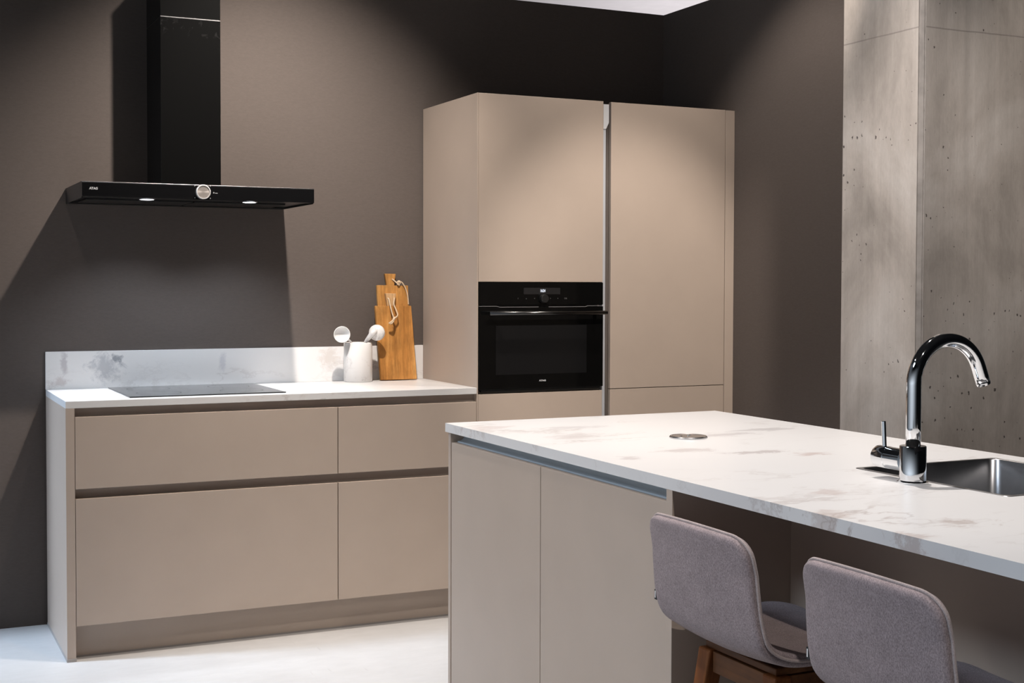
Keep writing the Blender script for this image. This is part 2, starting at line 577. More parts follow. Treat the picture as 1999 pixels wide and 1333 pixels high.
# woven felt of the stools
def felt(name, lo, hi):
    M = Mat(name, lo, 0.95, spec=0.15)
    n1 = M.noise(M.map((1, 1.0, 0.6)), 430, 5, 0.85)
    n2 = M.noise(M.tc, 26, 3, 0.6)
    c = M.ramp(n1, [(0.38, lo), (0.62, hi)])
    c = M.mix(1.0, c, M.ramp(n2, [(0.3, 0.90), (0.7, 1.06)]), 'MULTIPLY')
    M.col(c)
    M.b.inputs['Sheen Weight'].default_value = 0.12
    M.b.inputs['Sheen Roughness'].default_value = 0.5
    M.bump(n1, 0.35, 0.002)
    return M.m


FELT = felt('grey_felt', (0.175, 0.139, 0.144), (0.395, 0.325, 0.330))
PIPE = felt('grey_felt_piping', (0.30, 0.245, 0.235), (0.46, 0.385, 0.37))
TAGM = plain('black_label_cloth', (0.02, 0.02, 0.022), 0.8).m
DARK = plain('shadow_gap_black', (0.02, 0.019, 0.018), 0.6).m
GREYB = plain('grey_edge_strip', (0.34, 0.31, 0.29), 0.5).m

# ------------------------------------------------------------------ the setting
XW = 2.9139          # right wall plane
HW = 2.7128          # booth wall height
GAP = 0.012          # wall face sits behind the upstand


def struct(name, bm, mat):
    o = obj(name, bm, mat)
    o['kind'] = 'structure'
    return o


struct('floor', B(-6.5, 6, -12.5, 3, -0.1, 0.0), FLOOR)
struct('wall_back', B(-1.5, XW + 0.12, GAP, GAP + 0.12, 0, HW), WALL)
PX, PY0, PY1 = 2.30, -2.103, -2.473
struct('wall_right', B(XW, XW + 0.12, PY0, GAP, 0, HW), WALL)
struct('ceiling', B(-2.4, 20, 2.2, 20, 4.4, 4.5), CEIL)
struct('ceiling', B(-2.4, 20, -12.5, 2.2, 4.4, 4.5), plain('bounce_cut_ceiling', (0.03, 0.03, 0.032), 0.9).m)  # unseen ceiling over the booth, made dark to cut bounced light

# concrete column with chamfered arris
bm = bmesh.new()
ch = 0.016
prism(bm, [(PX, PY0), (PX, PY1 + ch), (PX + 0.0035, PY1 + ch - 0.0005), (PX + 0.0038, PY1 + ch - 0.0035), (PX + ch - 0.0035, PY1 + 0.0038), (PX + ch - 0.0005, PY1 + 0.0035), (PX + ch, PY1), (PX + 0.95, PY1), (PX + 0.95, PY0)], 'z', 0, 3.9)
o = obj('concrete_pillar', bm, [CONC, plain('rough_arris_concrete', (0.27, 0.245, 0.225), 0.8, var=0.25, sc=14).m], origin=(PX + 0.3, (PY0 + PY1) / 2, 0))
tag(o, 'tall raw concrete pillar with pores and a chamfered corner, behind the faucet', 'pillar')
o['kind'] = 'structure'
for p_ in o.data.polygons:
    c_ = p_.center + o.location
    if PX < c_.x < PX + ch and PY1 < c_.y < PY1 + ch and abs(p_.normal.z) < 0.5:
        p_.material_index = 1

# ------------------------------------------------------------------ cooking run
WH = 0.955
TH = 0.0261
D = 0.6007
XT = 1.6344
YF = -D
FT = 0.019           # front thickness
XS = 1.0325
PAN = 0.0314
G_ = 0.0016


def gola(z0, z1, x0, x1, yf, depth=0.014):
    """C-shaped grip rail set back behind the fronts"""
    b = bmesh.new()
    n = 8
    pts = [(yf + 0.001, z0 - 0.012)]
    h = z1 - z0
    for i in range(n + 1):
        a = math.pi / 2 * i / n
        pts.append((yf + 0.001 + depth * math.sin(a), z0 + 0.75 * h * (1 - math.cos(a))))
    pts.append((yf + 0.001 + depth, z1 + 0.010))
    pts += [(yf + depth + 0.010, z1 + 0.010), (yf + depth + 0.010, z0 - 0.012)]
    return prism(b, pts, 'x', x0, x1)


def front(x0, x1, z0, z1, yf, t=FT):
    return B(x0, x1, yf, yf + t, z0, z1, 0.0012)


# left end panel with its grey floor shoe
t = thing('end_panel', (PAN / 2, -0.3, 0), 'taupe upright end panel closing the left side of the hob cabinets', 'end panel')
obj('panel_board', B(0.0, PAN, YF, 0.0, 0.012, WH - TH, 0.0008), LACQ, t)
obj('floor_shoe', B(-0.0015, PAN + 0.0015, YF - 0.003, 0.0, 0.0, 0.012, 0.001), GREYB, t)

z1t, z1b, z2t, z2b = 0.8965, 0.6322, 0.5961, 0.1284


def base_unit(x0, x1, label):
    t = thing('drawer_cabinet', ((x0 + x1) / 2, -0.3, z2b), label, 'cabinet')
    b = bmesh.new()
    yb = -0.02
    yc = YF + FT + 0.024
    box(b, x0, x0 + 0.016, yc + 0.02, yb, z2b, WH - TH - 0.001)
    box(b, x1 - 0.016, x1, yc + 0.02, yb, z2b, WH - TH - 0.001)
    box(b, x0 + 0.016, x1 - 0.016, yc + 0.02, yb, z2b, z2b + 0.016)
    box(b, x0 + 0.016, x1 - 0.016, yb - 0.008, yb, z2b + 0.016, WH - TH - 0.001)
    obj('carcass', b, LACQ_IN, t)
    d = obj('drawer', front(x0 + G_, x1 - G_, z1b, z1t, YF), LACQ, t)
    d['label'] = 'shallow upper drawer front'
    d = obj('drawer', front(x0 + G_, x1 - G_, z2b, z2t, YF), LACQ, t)
    d['label'] = 'deep lower drawer front'
    r = obj('grip_rail', gola(z1t, WH - TH - 0.0105, x0, x1, YF + FT), RAIL, t, smooth=False)
    r['label'] = 'grip recess under the worktop'
    r = obj('grip_rail', gola(z2t, z1b, x0, x1, YF + FT), RAIL, t)
    r['label'] = 'grip recess between the two drawers'
    return t


base_unit(PAN, XS, 'wide taupe two-drawer cabinet below the hob, left of the pair')
base_unit(XS, XT, 'narrower taupe two-drawer cabinet beside the tall oven cabinet')
t = thing('plinth', (0.8, -0.53, 0), 'taupe recessed plinth under the two drawer cabinets', 'plinth')
obj('plinth_board', B(PAN + 0.001, XT, -0.540, -0.524, 0.006, z2b - 0.001), LACQ, t)
obj('seal_strip', B(PAN + 0.001, XT, -0.541, -0.5245, 0.0, 0.006), GREYB, t)

tag(obj('worktop', B(0.0, XT, YF, 0.0, WH - TH, WH, 0.0012), MARBLE_TOP),
    'white veined worktop on the drawer cabinets, under the hob and the crock', 'worktop')
tag(obj('upstand', B(0.0, XT, 0.0, GAP, WH, WH + 0.1522, 0.0008), MARBLE_UP),
    'white marbled upstand strip on the wall behind the hob', 'upstand')

# induction hob: thin black glass with a fine bevelled edge and printed zones
t = thing('induction_hob', (0.54, -0.285, WH), 'flat black glass induction hob set on the left of the worktop', 'hob')
obj('glass_plate', B(0.238, 0.840, -0.540, -0.032, WH, WH + 0.0045, 0.0015), BLACKG, t)
for cx, cy, r in ((0.375, -0.17, 0.085), (0.375, -0.39, 0.085), (0.700, -0.17, 0.085), (0.700, -0.39, 0.085)):
    b = bmesh.new()
    n = 48
    for k in range(n):
        a0, a1 = 2 * math.pi * k / n, 2 * math.pi * (k + 1) / n
        b.faces.new([b.verts.new((cx + q * math.cos(a), cy + q * math.sin(a), WH + 0.0048))
                     for q, a in ((r, a0), (r, a1), (r - 0.0015, a1), (r - 0.0015, a0))])
    obj('cooking_zone', b, PRINTD, t)

# ------------------------------------------------------------------ range hood
hx0, hx1, hd, hzb, hzt = 0.0839, 0.9845, 0.4454, 1.7098, 1.7672
t = thing('range_hood', (0.534, 0, hzb), 'black T-shaped wall hood with flat box and tall chimney over the hob', 'range hood')
b = bmesh.new()
yb0 = -hd + 0.012
box(b, hx0, hx1, yb0, GAP - 0.001, hzt - 0.004, hzt)                       # top sheet
box(b, hx0, hx0 + 0.004, yb0, GAP - 0.001, hzb - 0.004, hzt - 0.004)         # sides
box(b, hx1 - 0.004, hx1, yb0, GAP - 0.001, hzb - 0.004, hzt - 0.004)
box(b, hx0 + 0.004, hx1 - 0.004, yb0, GAP - 0.001, hzb + 0.004, hzb + 0.008)  # underside
box(b, hx0 + 0.004, hx1 - 0.004, yb0, yb0 + 0.020, hzb, hzb + 0.004)
box(b, hx0 + 0.004, hx1 - 0.004, -0.024, GAP - 0.001, hzb - 0.004, hzb + 0.004)
obj('canopy', b, BLACKM, t)
fg = obj('front_glass', B(hx0, hx1, -hd, yb0, hzb, hzt - 0.0035, 0.0008), BLACKG, t)
tr = obj('top_trim', B(hx0, hx1, -hd - 0.0005, yb0, hzt - 0.0035, hzt, 0.0006), STEEL, t)
tr['label'] = 'thin bright metal edge along the top'
for xa, xb_ in ((hx0 + 0.035, 0.530), (0.538, hx1 - 0.075)):
    obj('grease_filter', B(xa, xb_, -0.290, -0.070, hzb - 0.003, hzb + 0.004, 0.001), BLACKM, t)
for lx, ly in ((0.336, -0.372), (0.737, -0.378)):
    l = obj('hood_lamp', lathe(bmesh.new(), [(0, 0), (0.031, 0), (0.033, 0.002), (0.033, 0.0055), (0, 0.0055)], 32, (lx, ly, hzb - 0.0015)), STEEL, t)
    e = obj('lamp_lens', lathe(bmesh.new(), [(0, -0.0015), (0.020, -0.0012), (0.027, 0.0), (0, 0.0)], 32, (lx, ly, hzb - 0.0015)), LED, l)
    e['label'] = 'lit white lamp lens'
    spot('hood_lamp_light', (lx, ly, hzb - 0.008), (lx, ly + 0.12, 0), 15, 60, 0.7, (0.80, 0.89, 1.0), 0.02)
# chimney: lower cover, upper sliding cover, bright seam
cx0, cx1, cdp = 0.409, 0.6465, 0.28
obj('chimney_cover', B(cx0, cx1, -cdp, GAP - 0.001, hzt, 2.4365, 0.001), SMUDGE, t)
c2 = obj('chimney_cover', B(cx0, cx1, -cdp + 0.001, GAP - 0.001, 2.4395, 2.652, 0.001), BLACKC, t)
c2['label'] = 'upper sliding chimney section'
s = obj('seam_strip', B(cx0 + 0.001, cx1 - 0.001, -cdp - 0.0003, GAP - 0.002, 2.4365, 2.4395), STEEL, t)
s['label'] = 'bright seam between the chimney sections'
# control knob
MY = Matrix.Rotation(R(90), 4, 'X')
k = obj('control_knob', lathe(bmesh.new(), [(0.0275, 0), (0.0275, 0.015), (0.0268, 0.0160), (0.0, 0.0165)],
                              56, (0.5353, -hd, 1.7394), MY), SPUN, t, smooth=False)
kr = obj('knob_rim', lathe(bmesh.new(), [(0.0240, 0.0164), (0.0240, 0.0185), (0.0262, 0.0185), (0.0280, 0.0165), (0.0280, 0.0150), (0.0276, 0.0150)], 56, (0.5353, -hd, 1.7394), MY), plain('bright_rim', (0.78, 0.76, 0.74), 0.35, 0.3).m, k)
kr['label'] = 'bright rim of the knob'
for dx, dz in ((-0.030, 0.024), (0.030, 0.024), (-0.030, -0.023), (0.030, -0.023)):
    obj('dial_mark', B(0.5353 + dx - 0.001, 0.5353 + dx + 0.001, -hd - 0.0006, -hd, 1.7394 + dz - 0.002, 1.7394 + dz + 0.002), PRINT, t)
b = text_bm('+', 0.014, (0.579, -hd - 0.0004, 1.7375))
box(b, 0.584, 0.594, -hd - 0.0006, -hd, 1.7362, 1.7378)
obj('symbol', b, PRINT, t)
obj('lettering', text_bm('ATAG', 0.0125, (0.1262, -hd - 0.0004, 1.7405), sxy=(0.92, 0.95), offset=0.0004), PRINT, t)

# ------------------------------------------------------------------ tall cabinets
H = 2.175
OX0, OX1 = 1.6409, 2.2300
SIDE = 0.0065
t = thing('oven_cabinet', (1.94, -0.3, 0), 'tall taupe cabinet housing the black oven, left of the pair', 'cabinet')
b = bmesh.new()
obj('side_panel', B(XT, XT + SIDE - 0.001, YF, 0.0, 0.0, H, 0.0006), LACQ, t)
yc = YF + FT + 0.006
box(b, OX0, OX0 + 0.016, yc, -0.004, 0.12, H - 0.002)
box(b, OX1 - 0.016, OX1, yc, -0.004, 0.12, H - 0.002)
box(b, OX0 + 0.016, OX1 - 0.016, yc, -0.004, 1.402, 1.418)
box(b, OX0 + 0.016, OX1 - 0.016, yc, -0.004, 0.918, 0.934)
box(b, OX0 + 0.016, OX1 - 0.016, yc, -0.004, H - 0.020, H - 0.002)
box(b, OX0 + 0.016, OX1 - 0.016, -0.012, -0.004, 0.12, H - 0.020)
obj('carcass', b, LACQ_IN, t)
d = obj('door', front(OX0, OX1 + 0.0012, 1.3945, H, YF), LACQ, t)
d['label'] = 'upper door above the oven'
d = obj('door', front(OX0, OX1, 0.128, 0.926, YF), LACQ, t)
d['label'] = 'lower front below the oven'
obj('plinth_board', B(XT + 0.001, OX1, -0.540, -0.524, 0, 0.126), LACQ, t)

t2 = thing('fridge_cabinet', (2.58, -0.3, 0), 'tall taupe cabinet with a long plain door in the room corner', 'cabinet')
FX0, FX1 = 2.2695, 2.8625
b = bmesh.new()
box(b, FX0, FX0 + 0.016, yc, -0.004, 0.12, H - 0.006)
box(b, FX1 - 0.016, FX1, yc, -0.004, 0.12, H - 0.006)
box(b, FX0 + 0.016, FX1 - 0.016, yc, -0.004, H - 0.022, H - 0.006)
box(b, FX0 + 0.016, FX1 - 0.016, yc, -0.004, 0.92, 0.936)
box(b, FX0 + 0.016, FX1 - 0.016, -0.012, -0.004, 0.12, H - 0.022)
obj('carcass', b, LACQ_IN, t2)
d = obj('door', front(FX0, FX1, 0.9315, H - 0.001, YF), LACQ, t2)
d['label'] = 'long upper door'
d = obj('door', front(FX0, FX1, 0.128, 0.9285, YF), LACQ, t2)
d['label'] = 'lower door'
obj('side_panel', B(2.8655, XW - 0.001, YF - 0.0005, -0.004, 0.0, H - 0.002, 0.0008), LACQ, t2)
obj('plinth_board', B(FX0, FX1, -0.540, -0.524, 0, 0.126), LACQ, t2)

# vertical aluminium grip profile between the two tall cabinets
t3 = thing('grip_profile', (2.25, -0.56, 0.126), 'upright aluminium grip profile in the gap between the tall cabinets', 'profile')
b = bmesh.new()
prism(b, [(2.2322, -0.596), (2.2455, -0.596), (2.2475, -0.590), (2.2490, -0.560), (2.2680, -0.556), (2.2680, -0.548), (2.2322, -0.548)], 'z', 0.127, H - 0.012)
obj('rail', b, plain('pale_anodised_profile', (0.50, 0.51, 0.54), 0.45, 0.2).m, t3)
b = bmesh.new()
prism(b, [(2.2325, H - 0.012), (2.2325, H - 0.118), (2.2455, H - 0.118), (2.2595, H - 0.090), (2.2595, H - 0.012)], 'y', -0.5985, -0.5925)
e = obj('end_cap', b, plain('pale_profile_cap', (0.55, 0.55, 0.56), 0.5).m, t3)
e['label'] = 'pale shaped cap at the top'
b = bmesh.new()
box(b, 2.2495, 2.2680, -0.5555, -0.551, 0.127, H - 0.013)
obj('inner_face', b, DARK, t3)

# oven
t = thing('oven', (1.937, -0.35, 0.936), 'black built-in oven with bar handle and lit clock in the tall cabinet', 'oven')
ov0, ov1 = 1.6425, 2.2318
obj('housing', B(ov0 + 0.020, ov1 - 0.020, YF + 0.012, -0.06, 0.938, 1.390), BLACKM, t)
cp = obj('control_panel', B(ov0, ov1, YF - 0.002, YF + 0.012, 1.2985, 1.3920, 0.001), BLACKO, t)
dr = obj('oven_door', B(ov0, ov1, YF - 0.004, YF + 0.012, 0.9440, 1.2905, 0.0015), BLACKO, t)
obj('door_window', B(1.719, 2.150, YF - 0.0048, YF - 0.0042, 1.005, 1.211), WINDOW, dr)
obj('lettering', text_bm('ATAG', 0.0115, (1.938, YF - 0.0046, 0.9765), sxy=(1.05, 0.8), offset=0.0003), PRINT, dr)
b = bmesh.new()
for x0, x1, za, zb in ((ov0 + 0.001, ov0 + 0.080, 1.2925, 1.2925), (ov0 + 0.080, ov0 + 0.093, 1.2925, 1.2890), (ov0 + 0.093, 1.918, 1.2890, 1.2890),
                       (1.966, ov1 - 0.088, 1.2890, 1.2890), (ov1 - 0.088, ov1 - 0.075, 1.2890, 1.2930), (ov1 - 0.075, ov1 - 0.001, 1.2930, 1.2930)):
    prism(b, [(x0, za - 0.0006), (x1, zb - 0.0006), (x1, zb + 0.0008), (x0, za + 0.0008)], 'y', YF - 0.0046, YF - 0.001)
v = obj('vent_edge', b, plain('vent_edge_metal', (0.34, 0.33, 0.33), 0.4, 0.2).m, t)
v['label'] = 'thin bright line above the oven door'
obj('lower_vent', B(ov0 + 0.012, ov1 - 0.012, YF + 0.002, YF + 0.012, 0.934, 0.9435), BLACKM, t)
b = tube(bmesh.new(), [(ov0 + 0.030, YF - 0.048, 1.2640), (ov1 - 0.006, YF - 0.048, 1.2640)], 0.0085, 20)
hn = obj('bar_handle', b, plain('dark_handle_metal', (0.10, 0.10, 0.10), 0.24, 1.0).m, dr, smooth=True)
for xx in (ov0 + 0.055, ov1 - 0.045):
    obj('handle_post', B(xx - 0.008, xx + 0.008, YF - 0.045, YF - 0.004, 1.259, 1.269, 0.001), BLACKM, dr)
obj('display', B(1.849, 2.022, YF - 0.0028, YF - 0.0021, 1.3425, 1.3700), DISPLAY, cp)
obj('clock_digits', text_bm('16:24', 0.0165, (1.9385, YF - 0.0031, 1.3570), sxy=(0.68, 1.0), depth=0.0002, offset=0.0005), DIGIT, cp)
kb = obj('knob', lathe(bmesh.new(), [(0.0175, 0), (0.0175, 0.020), (0.0160, 0.0225), (0.0, 0.0225)], 40, (1.940, YF - 0.002, 1.3240), MY), KNOBB, cp)
for sx_, sg in ((1.822, 'I'), (1.861, 'o'), (1.900, '<'), (1.976, '>'), (2.011, '+'), (2.049, 'OK')):
    obj('touch_symbol', text_bm(sg, 0.0095, (sx_, YF - 0.0024, 1.3245), depth=0.0002), PRINTD, cp)

# ------------------------------------------------------------------ objects on the worktop
# crock
CX, CY = 1.300, -0.067
rc = 0.0625
tag(obj('utensil_crock', lathe(bmesh.new(), [(0, 0.0), (rc - 0.003, 0.0), (rc, 0.003), (rc, 0.1695), (rc - 0.002, 0.172), (rc - 0.008, 0.172), (rc - 0.010, 0.169), (rc - 0.010, 0.010), (0, 0.010)],
                               64, (CX, CY, WH)), MARBLE_POT, smooth=False),
    'white marble cylinder crock holding two spoons beside the wooden boards', 'crock')
for f_ in bpy.data.objects['utensil_crock'].data.polygons:
    f_.use_smooth = abs(f_.normal.z) < 0.5


def ladle(name, bowl_c, aim, foot, via, label, r=0.036, dep=0.024, front_attach=False):
    """round shallow bowl on a stick that runs down into the crock"""
    b = bmesh.new()
    q = Vector(aim).normalized().to_track_quat('Z', 'Y').to_matrix().to_4x4()
    prof = []
    n = 8
    for i in range(n + 1):
        a = math.pi / 2 * i / n
        prof.append((r * math.sin(a), -dep * math.cos(a)))
    prof.append((r - 0.0018, 0.0008))
    for i in range(n, -1, -1):
        a = math.pi / 2 * i / n
        prof.append(((r - 0.0032) * math.sin(a), -(dep - 0.003) * math.cos(a)))
    lathe(b, prof, 40, bowl_c, q)
    t = thing(name, (foot[0], foot[1], foot[2]), label, 'spoon', 'spoons in the marble crock')
    obj('spoon_bowl', b, WHITE, t, smooth=True)
    bc = Vector(bowl_c)
    ft = Vector(foot)
    dirv = (ft - bc).normalized()
    az = Vector(aim).normalized()
    if front_attach:
        s0 = bc - az * (dep - 0.001) + Vector((-0.004, 0, 0.010))
        pts = [s0, s0 - az * 0.010 + Vector((-0.006, 0, -0.004)), s0.lerp(Vector(via), 0.55) - az * 0.010, Vector(via), ft]
        rr = [0.011, 0.0140, 0.0105, 0.0068, 0.0055]
    else:
        dirv = (Vector(via) - bc).normalized()
        s0 = bc + dirv * (r - 0.003) - az * 0.002
        pts = [s0, Vector(via), Vector(via).lerp(ft, 0.5), ft]
        rr = [0.0045, 0.0042, 0.0042, 0.0045]
    # smooth the stick
    P = []
    Q = []
    for i in range(len(pts) - 1):
        for k_ in range(6):
            P.append(pts[i].lerp(pts[i + 1], k_ / 6))
            Q.append(rr[i] + (rr[i + 1] - rr[i]) * k_ / 6)
    P.append(pts[-1])
    Q.append(rr[-1])
    for _ in range(3):
        P = [P[0]] + [(P[i - 1] + P[i] * 2 + P[i + 1]) / 4 for i in range(1, len(P) - 1)] + [P[-1]]
    obj('handle', tube(bmesh.new(), P, Q, 16), WHITE, t, smooth=True)
    return t


ladle('serving_spoon', (1.209, -0.120, 1.165), (-0.25, -0.95, 0.02), (1.322, -0.055, 0.972), (1.262, -0.090, 1.130),
      'white round spoon leaning left in the crock, hollow side to the viewer')
ladle('serving_spoon', (1.377, -0.098, 1.170), (0.45, 0.80, 0.05), (1.285, -0.075, 0.972), (1.327, -0.086, 1.130),
      'white round spoon leaning right in the crock, back of its bowl showing', front_attach=True)


def board(name, x0, x1, zt, hx, hw0, hw1, hz, thick, mat, gmat, label, lean, yfoot, dx):
    """flat wooden board with a flared grip, drawn upright then leaned back on the wall"""
    t = thing(name, ((x0 + x1) / 2, yfoot, WH), label, 'cutting board')
    M = Matrix.Translation((0, yfoot, WH)) @ Matrix.Rotation(-lean, 4, 'X')
    body = [(x0, 0.0), (x1, 0.0), (x1 + dx, zt), (x0 + dx, zt + 0.001)]
    hg = [(hx - hw0, zt - 0.0005), (hx + hw0, zt - 0.0005), (hx + hw0 * 1.02, zt + 0.25 * hz), (hx + hw1, zt + hz), (hx - hw1, zt + hz + 0.001), (hx - hw0 * 1.02, zt + 0.25 * hz)]
    for nm, pp, mt, yy in (('board', body, mat, 0.0), ('grip', hg, gmat, 0.0006)):
        b = prism(bmesh.new(), pp, 'y', -thick + yy, -yy)
        bmesh.ops.bevel(b, geom=list(b.edges), offset=0.0020, segments=2, affect='EDGES', profile=0.5)
        bmesh.ops.transform(b, matrix=M, verts=b.verts)
        bmesh.ops.translate(b, vec=(0, 0, thick * math.sin(lean) * 0.9), verts=b.verts)
        obj(nm, b, mt, t)
    return t, M


def smooth_path(pts, it=2):
    P = [Vector(p) for p in pts]
    for _ in range(it):
        Q = [P[0]]
        for a, c in zip(P[:-1], P[1:]):
            Q += [a.lerp(c, 0.25), a.lerp(c, 0.75)]
        Q.append(P[-1])
        P = Q
    return P


ln2 = math.atan2(0.036, 0.42)
tb, Mb = board('cutting_board', 1.418, 1.566, 0.422, 1.473, 0.0185, 0.0265, 0.052, 0.016, OAK2, OAK2,
               'taller oak board behind, grip and cord knotted at its right side', ln2, -0.0335, -0.010)
ln1 = math.atan2(0.0372, 0.33)
tf, Mf = board('cutting_board', 1.404, 1.575, 0.330, 1.4655, 0.0185, 0.0255, 0.056, 0.018, OAK, OAKG,
               'shorter wide oak board in front, cord hanging from its grip', ln1, -0.0595, -0.014)
# front cord: two strands through the grip down to a knot
def onb(M, x, z, off):
    return M @ Vector((x, -0.018 - off * 1.7, z))
b = bmesh.new()
L = [onb(Mf, 1.450, 0.366, 0.000), onb(Mf, 1.4535, 0.362, 0.004), onb(Mf, 1.4560, 0.335, 0.006), onb(Mf, 1.460, 0.300, 0.012), onb(Mf, 1.4655, 0.273, 0.016)]
Rr = [onb(Mf, 1.481, 0.366, 0.000), onb(Mf, 1.479, 0.362, 0.004), onb(Mf, 1.4705, 0.338, 0.008), onb(Mf, 1.486, 0.300, 0.012), onb(Mf, 1.484, 0.283, 0.016), onb(Mf, 1.4655, 0.272, 0.018)]
tube(b, smooth_path(L), 0.0032, 8)
tube(b, smooth_path(Rr), 0.0032, 8)
tube(b, smooth_path([onb(Mf, 1.470, 0.277, 0.016), onb(Mf, 1.462, 0.268, 0.022), onb(Mf, 1.452, 0.259, 0.022), onb(Mf, 1.441, 0.250, 0.018)]), [0.0045] + [0.0042] * 11 + [0.003], 8) if False else None
tube(b, smooth_path([onb(Mf, 1.471, 0.278, 0.016), onb(Mf, 1.462, 0.269, 0.022), onb(Mf, 1.452, 0.259, 0.022), onb(Mf, 1.440, 0.250, 0.018)]), 0.0040, 8)
tube(b, smooth_path([onb(Mf, 1.466, 0.270, 0.018), onb(Mf, 1.456, 0.256, 0.024), onb(Mf, 1.447, 0.247, 0.020)]), 0.0034, 8)
bmesh.ops.create_icosphere(b, subdivisions=2, radius=0.0068, matrix=Matrix.Translation(onb(Mf, 1.4645, 0.270, 0.018)))
obj('cord', b, CORD, tf, smooth=True)
def onb2(x, z, off):
    return Mb @ Vector((x, -0.016 - off, z))
b = bmesh.new()
tube(b, smooth_path([onb2(1.480, 0.452, 0.001), onb2(1.489, 0.444, 0.004), onb2(1.499, 0.434, 0.007), onb2(1.512, 0.430, 0.008), onb2(1.520, 0.436, 0.006),
                     onb2(1.512, 0.445, 0.005), onb2(1.500, 0.437, 0.009)]), 0.0030, 8)
tube(b, smooth_path([onb2(1.508, 0.443, 0.007), onb2(1.525, 0.437, 0.008), onb2(1.541, 0.412, 0.006), onb2(1.551, 0.380, 0.005), onb2(1.5535, 0.352, 0.004), onb2(1.554, 0.337, 0.0035)]), 0.0028, 8)
tube(b, smooth_path([onb2(1.502, 0.434, 0.006), onb2(1.505, 0.424, 0.008), onb2(1.513, 0.425, 0.006)]), 0.0030, 8)
bmesh.ops.create_icosphere(b, subdivisions=2, radius=0.0058, matrix=Matrix.Translation(onb2(1.511, 0.438, 0.008)))
obj('cord', b, CORD, tb, smooth=True)

# ------------------------------------------------------------------ island
XI0, XI1 = 0.9665, 1.9640
YI0, YI1 = -1.8576, -4.62
THI = 0.027
XD = 0.9765          # door plane
YE = -3.162          # near face of the door block
XK = 1.292           # knee-space back panel
SX0, SX1, SY0, SY1 = 1.4445, 1.8860, -3.672, -3.1985
zd = 0.8972

b = plate_hole(bmesh.new(), [(XI0, YI1), (XI1, YI1), (XI1, YI0), (XI0, YI0)], rrect(SX0 + 0.006, SX1 - 0.006, SY0 + 0.006, SY1 - 0.006, 0.022), WH - THI, WH)
tag(obj('island_worktop', b, MARBLE_ISL), 'long white veined island worktop with the sink and faucet set in it', 'worktop')

t = thing('island_cabinet', (1.46, -2.5, 0), 'taupe two-door island cabinet at the left end of the island', 'cabinet')
y0, y1 = -1.8635, -1.8815
obj('side_panel', B(XD - 0.002, XI1 - 0.012, y1, y0, 0.0, WH - THI, 0.0008), LACQ, t)
obj('side_panel', B(XI0 + 0.0005, XI1 - 0.012, YE, -3.1372, 0.0, WH - THI, 0.0008), LACQ, t)
ys = -2.4931
d = obj('door', B(XD, XD + FT, ys + G_, y1 - 0.002, 0.128, zd, 0.0012), LACQ, t)
d['label'] = 'left door, nearer the oven wall'
d = obj('door', B(XD, XD + FT, -3.1340, ys - G_, 0.128, zd, 0.0012), LACQ, t)
d['label'] = 'right door, beside the stools'
b = bmesh.new()
n = 10
pts = [(XD + 0.021, zd - 0.02), (XD + 0.021, zd + 0.000)]
for i in range(n + 1):
    a = math.pi / 2 * i / n
    pts.append((XD + 0.021 + 0.024 * math.sin(a), zd + 0.003 + 0.018 * (1 - math.cos(a))))
pts += [(XD + 0.045, WH - THI - 0.0005), (XD + 0.050, WH - THI - 0.0005), (XD + 0.050, zd - 0.02)]
prism(b, pts, 'y', -3.1365, y1 - 0.0005)
g = obj('grip_rail', b, plain('cool_reflection_aluminium', (0.62, 0.69, 0.74), 0.40, 0.25, var=0.02).m, t)  # cool reflection tinted into the rail's base colour
g['label'] = 'aluminium grip rail under the worktop, cool reflection tinted in'
b = bmesh.new()
box(b, 1.045, XI1 - 0.013, y1 - 0.018, y1 - 0.0008, 0.128, WH - THI - 0.001)
box(b, 1.045, XI1 - 0.013, -3.1365, -3.1200, 0.128, WH - THI - 0.001)
box(b, 1.045, XI1 - 0.013, -3.1195, y1 - 0.0185, 0.128, 0.144)
box(b, XI1 - 0.030, XI1 - 0.013, -3.1195, y1 - 0.0185, 0.145, WH - THI - 0.001)
obj('carcass', b, LACQ_IN, t)
obj('plinth_board', B(XD + 0.06, XD + 0.076, -3.1365, y1 - 0.001, 0, 0.127), LACQ, t)

t = thing('sink_cabinet', (1.62, -3.85, 0), 'plain taupe island cabinet under the sink, set back behind the stools', 'cabinet')
obj('back_panel', B(XK, XK + 0.018, YI1 + 0.03, YE - 0.0005, 0.0, WH - THI, 0.0006), LACQ, t)
b = bmesh.new()
box(b, XK + 0.0185, XI1 - 0.012, YE - 0.018, YE - 0.0008, 0.0, WH - THI - 0.0005)
box(b, XK + 0.0185, XI1 - 0.012, YI1 + 0.03, YI1 + 0.048, 0.0, WH - THI - 0.0005)
box(b, XI1 - 0.030, XI1 - 0.012, YI1 + 0.049, YE - 0.019, 0.0, WH - THI - 0.0005)
box(b, XK + 0.0185, XI1 - 0.031, YI1 + 0.049, YE - 0.019, 0.128, 0.144)
obj('carcass', b, LACQ, t)

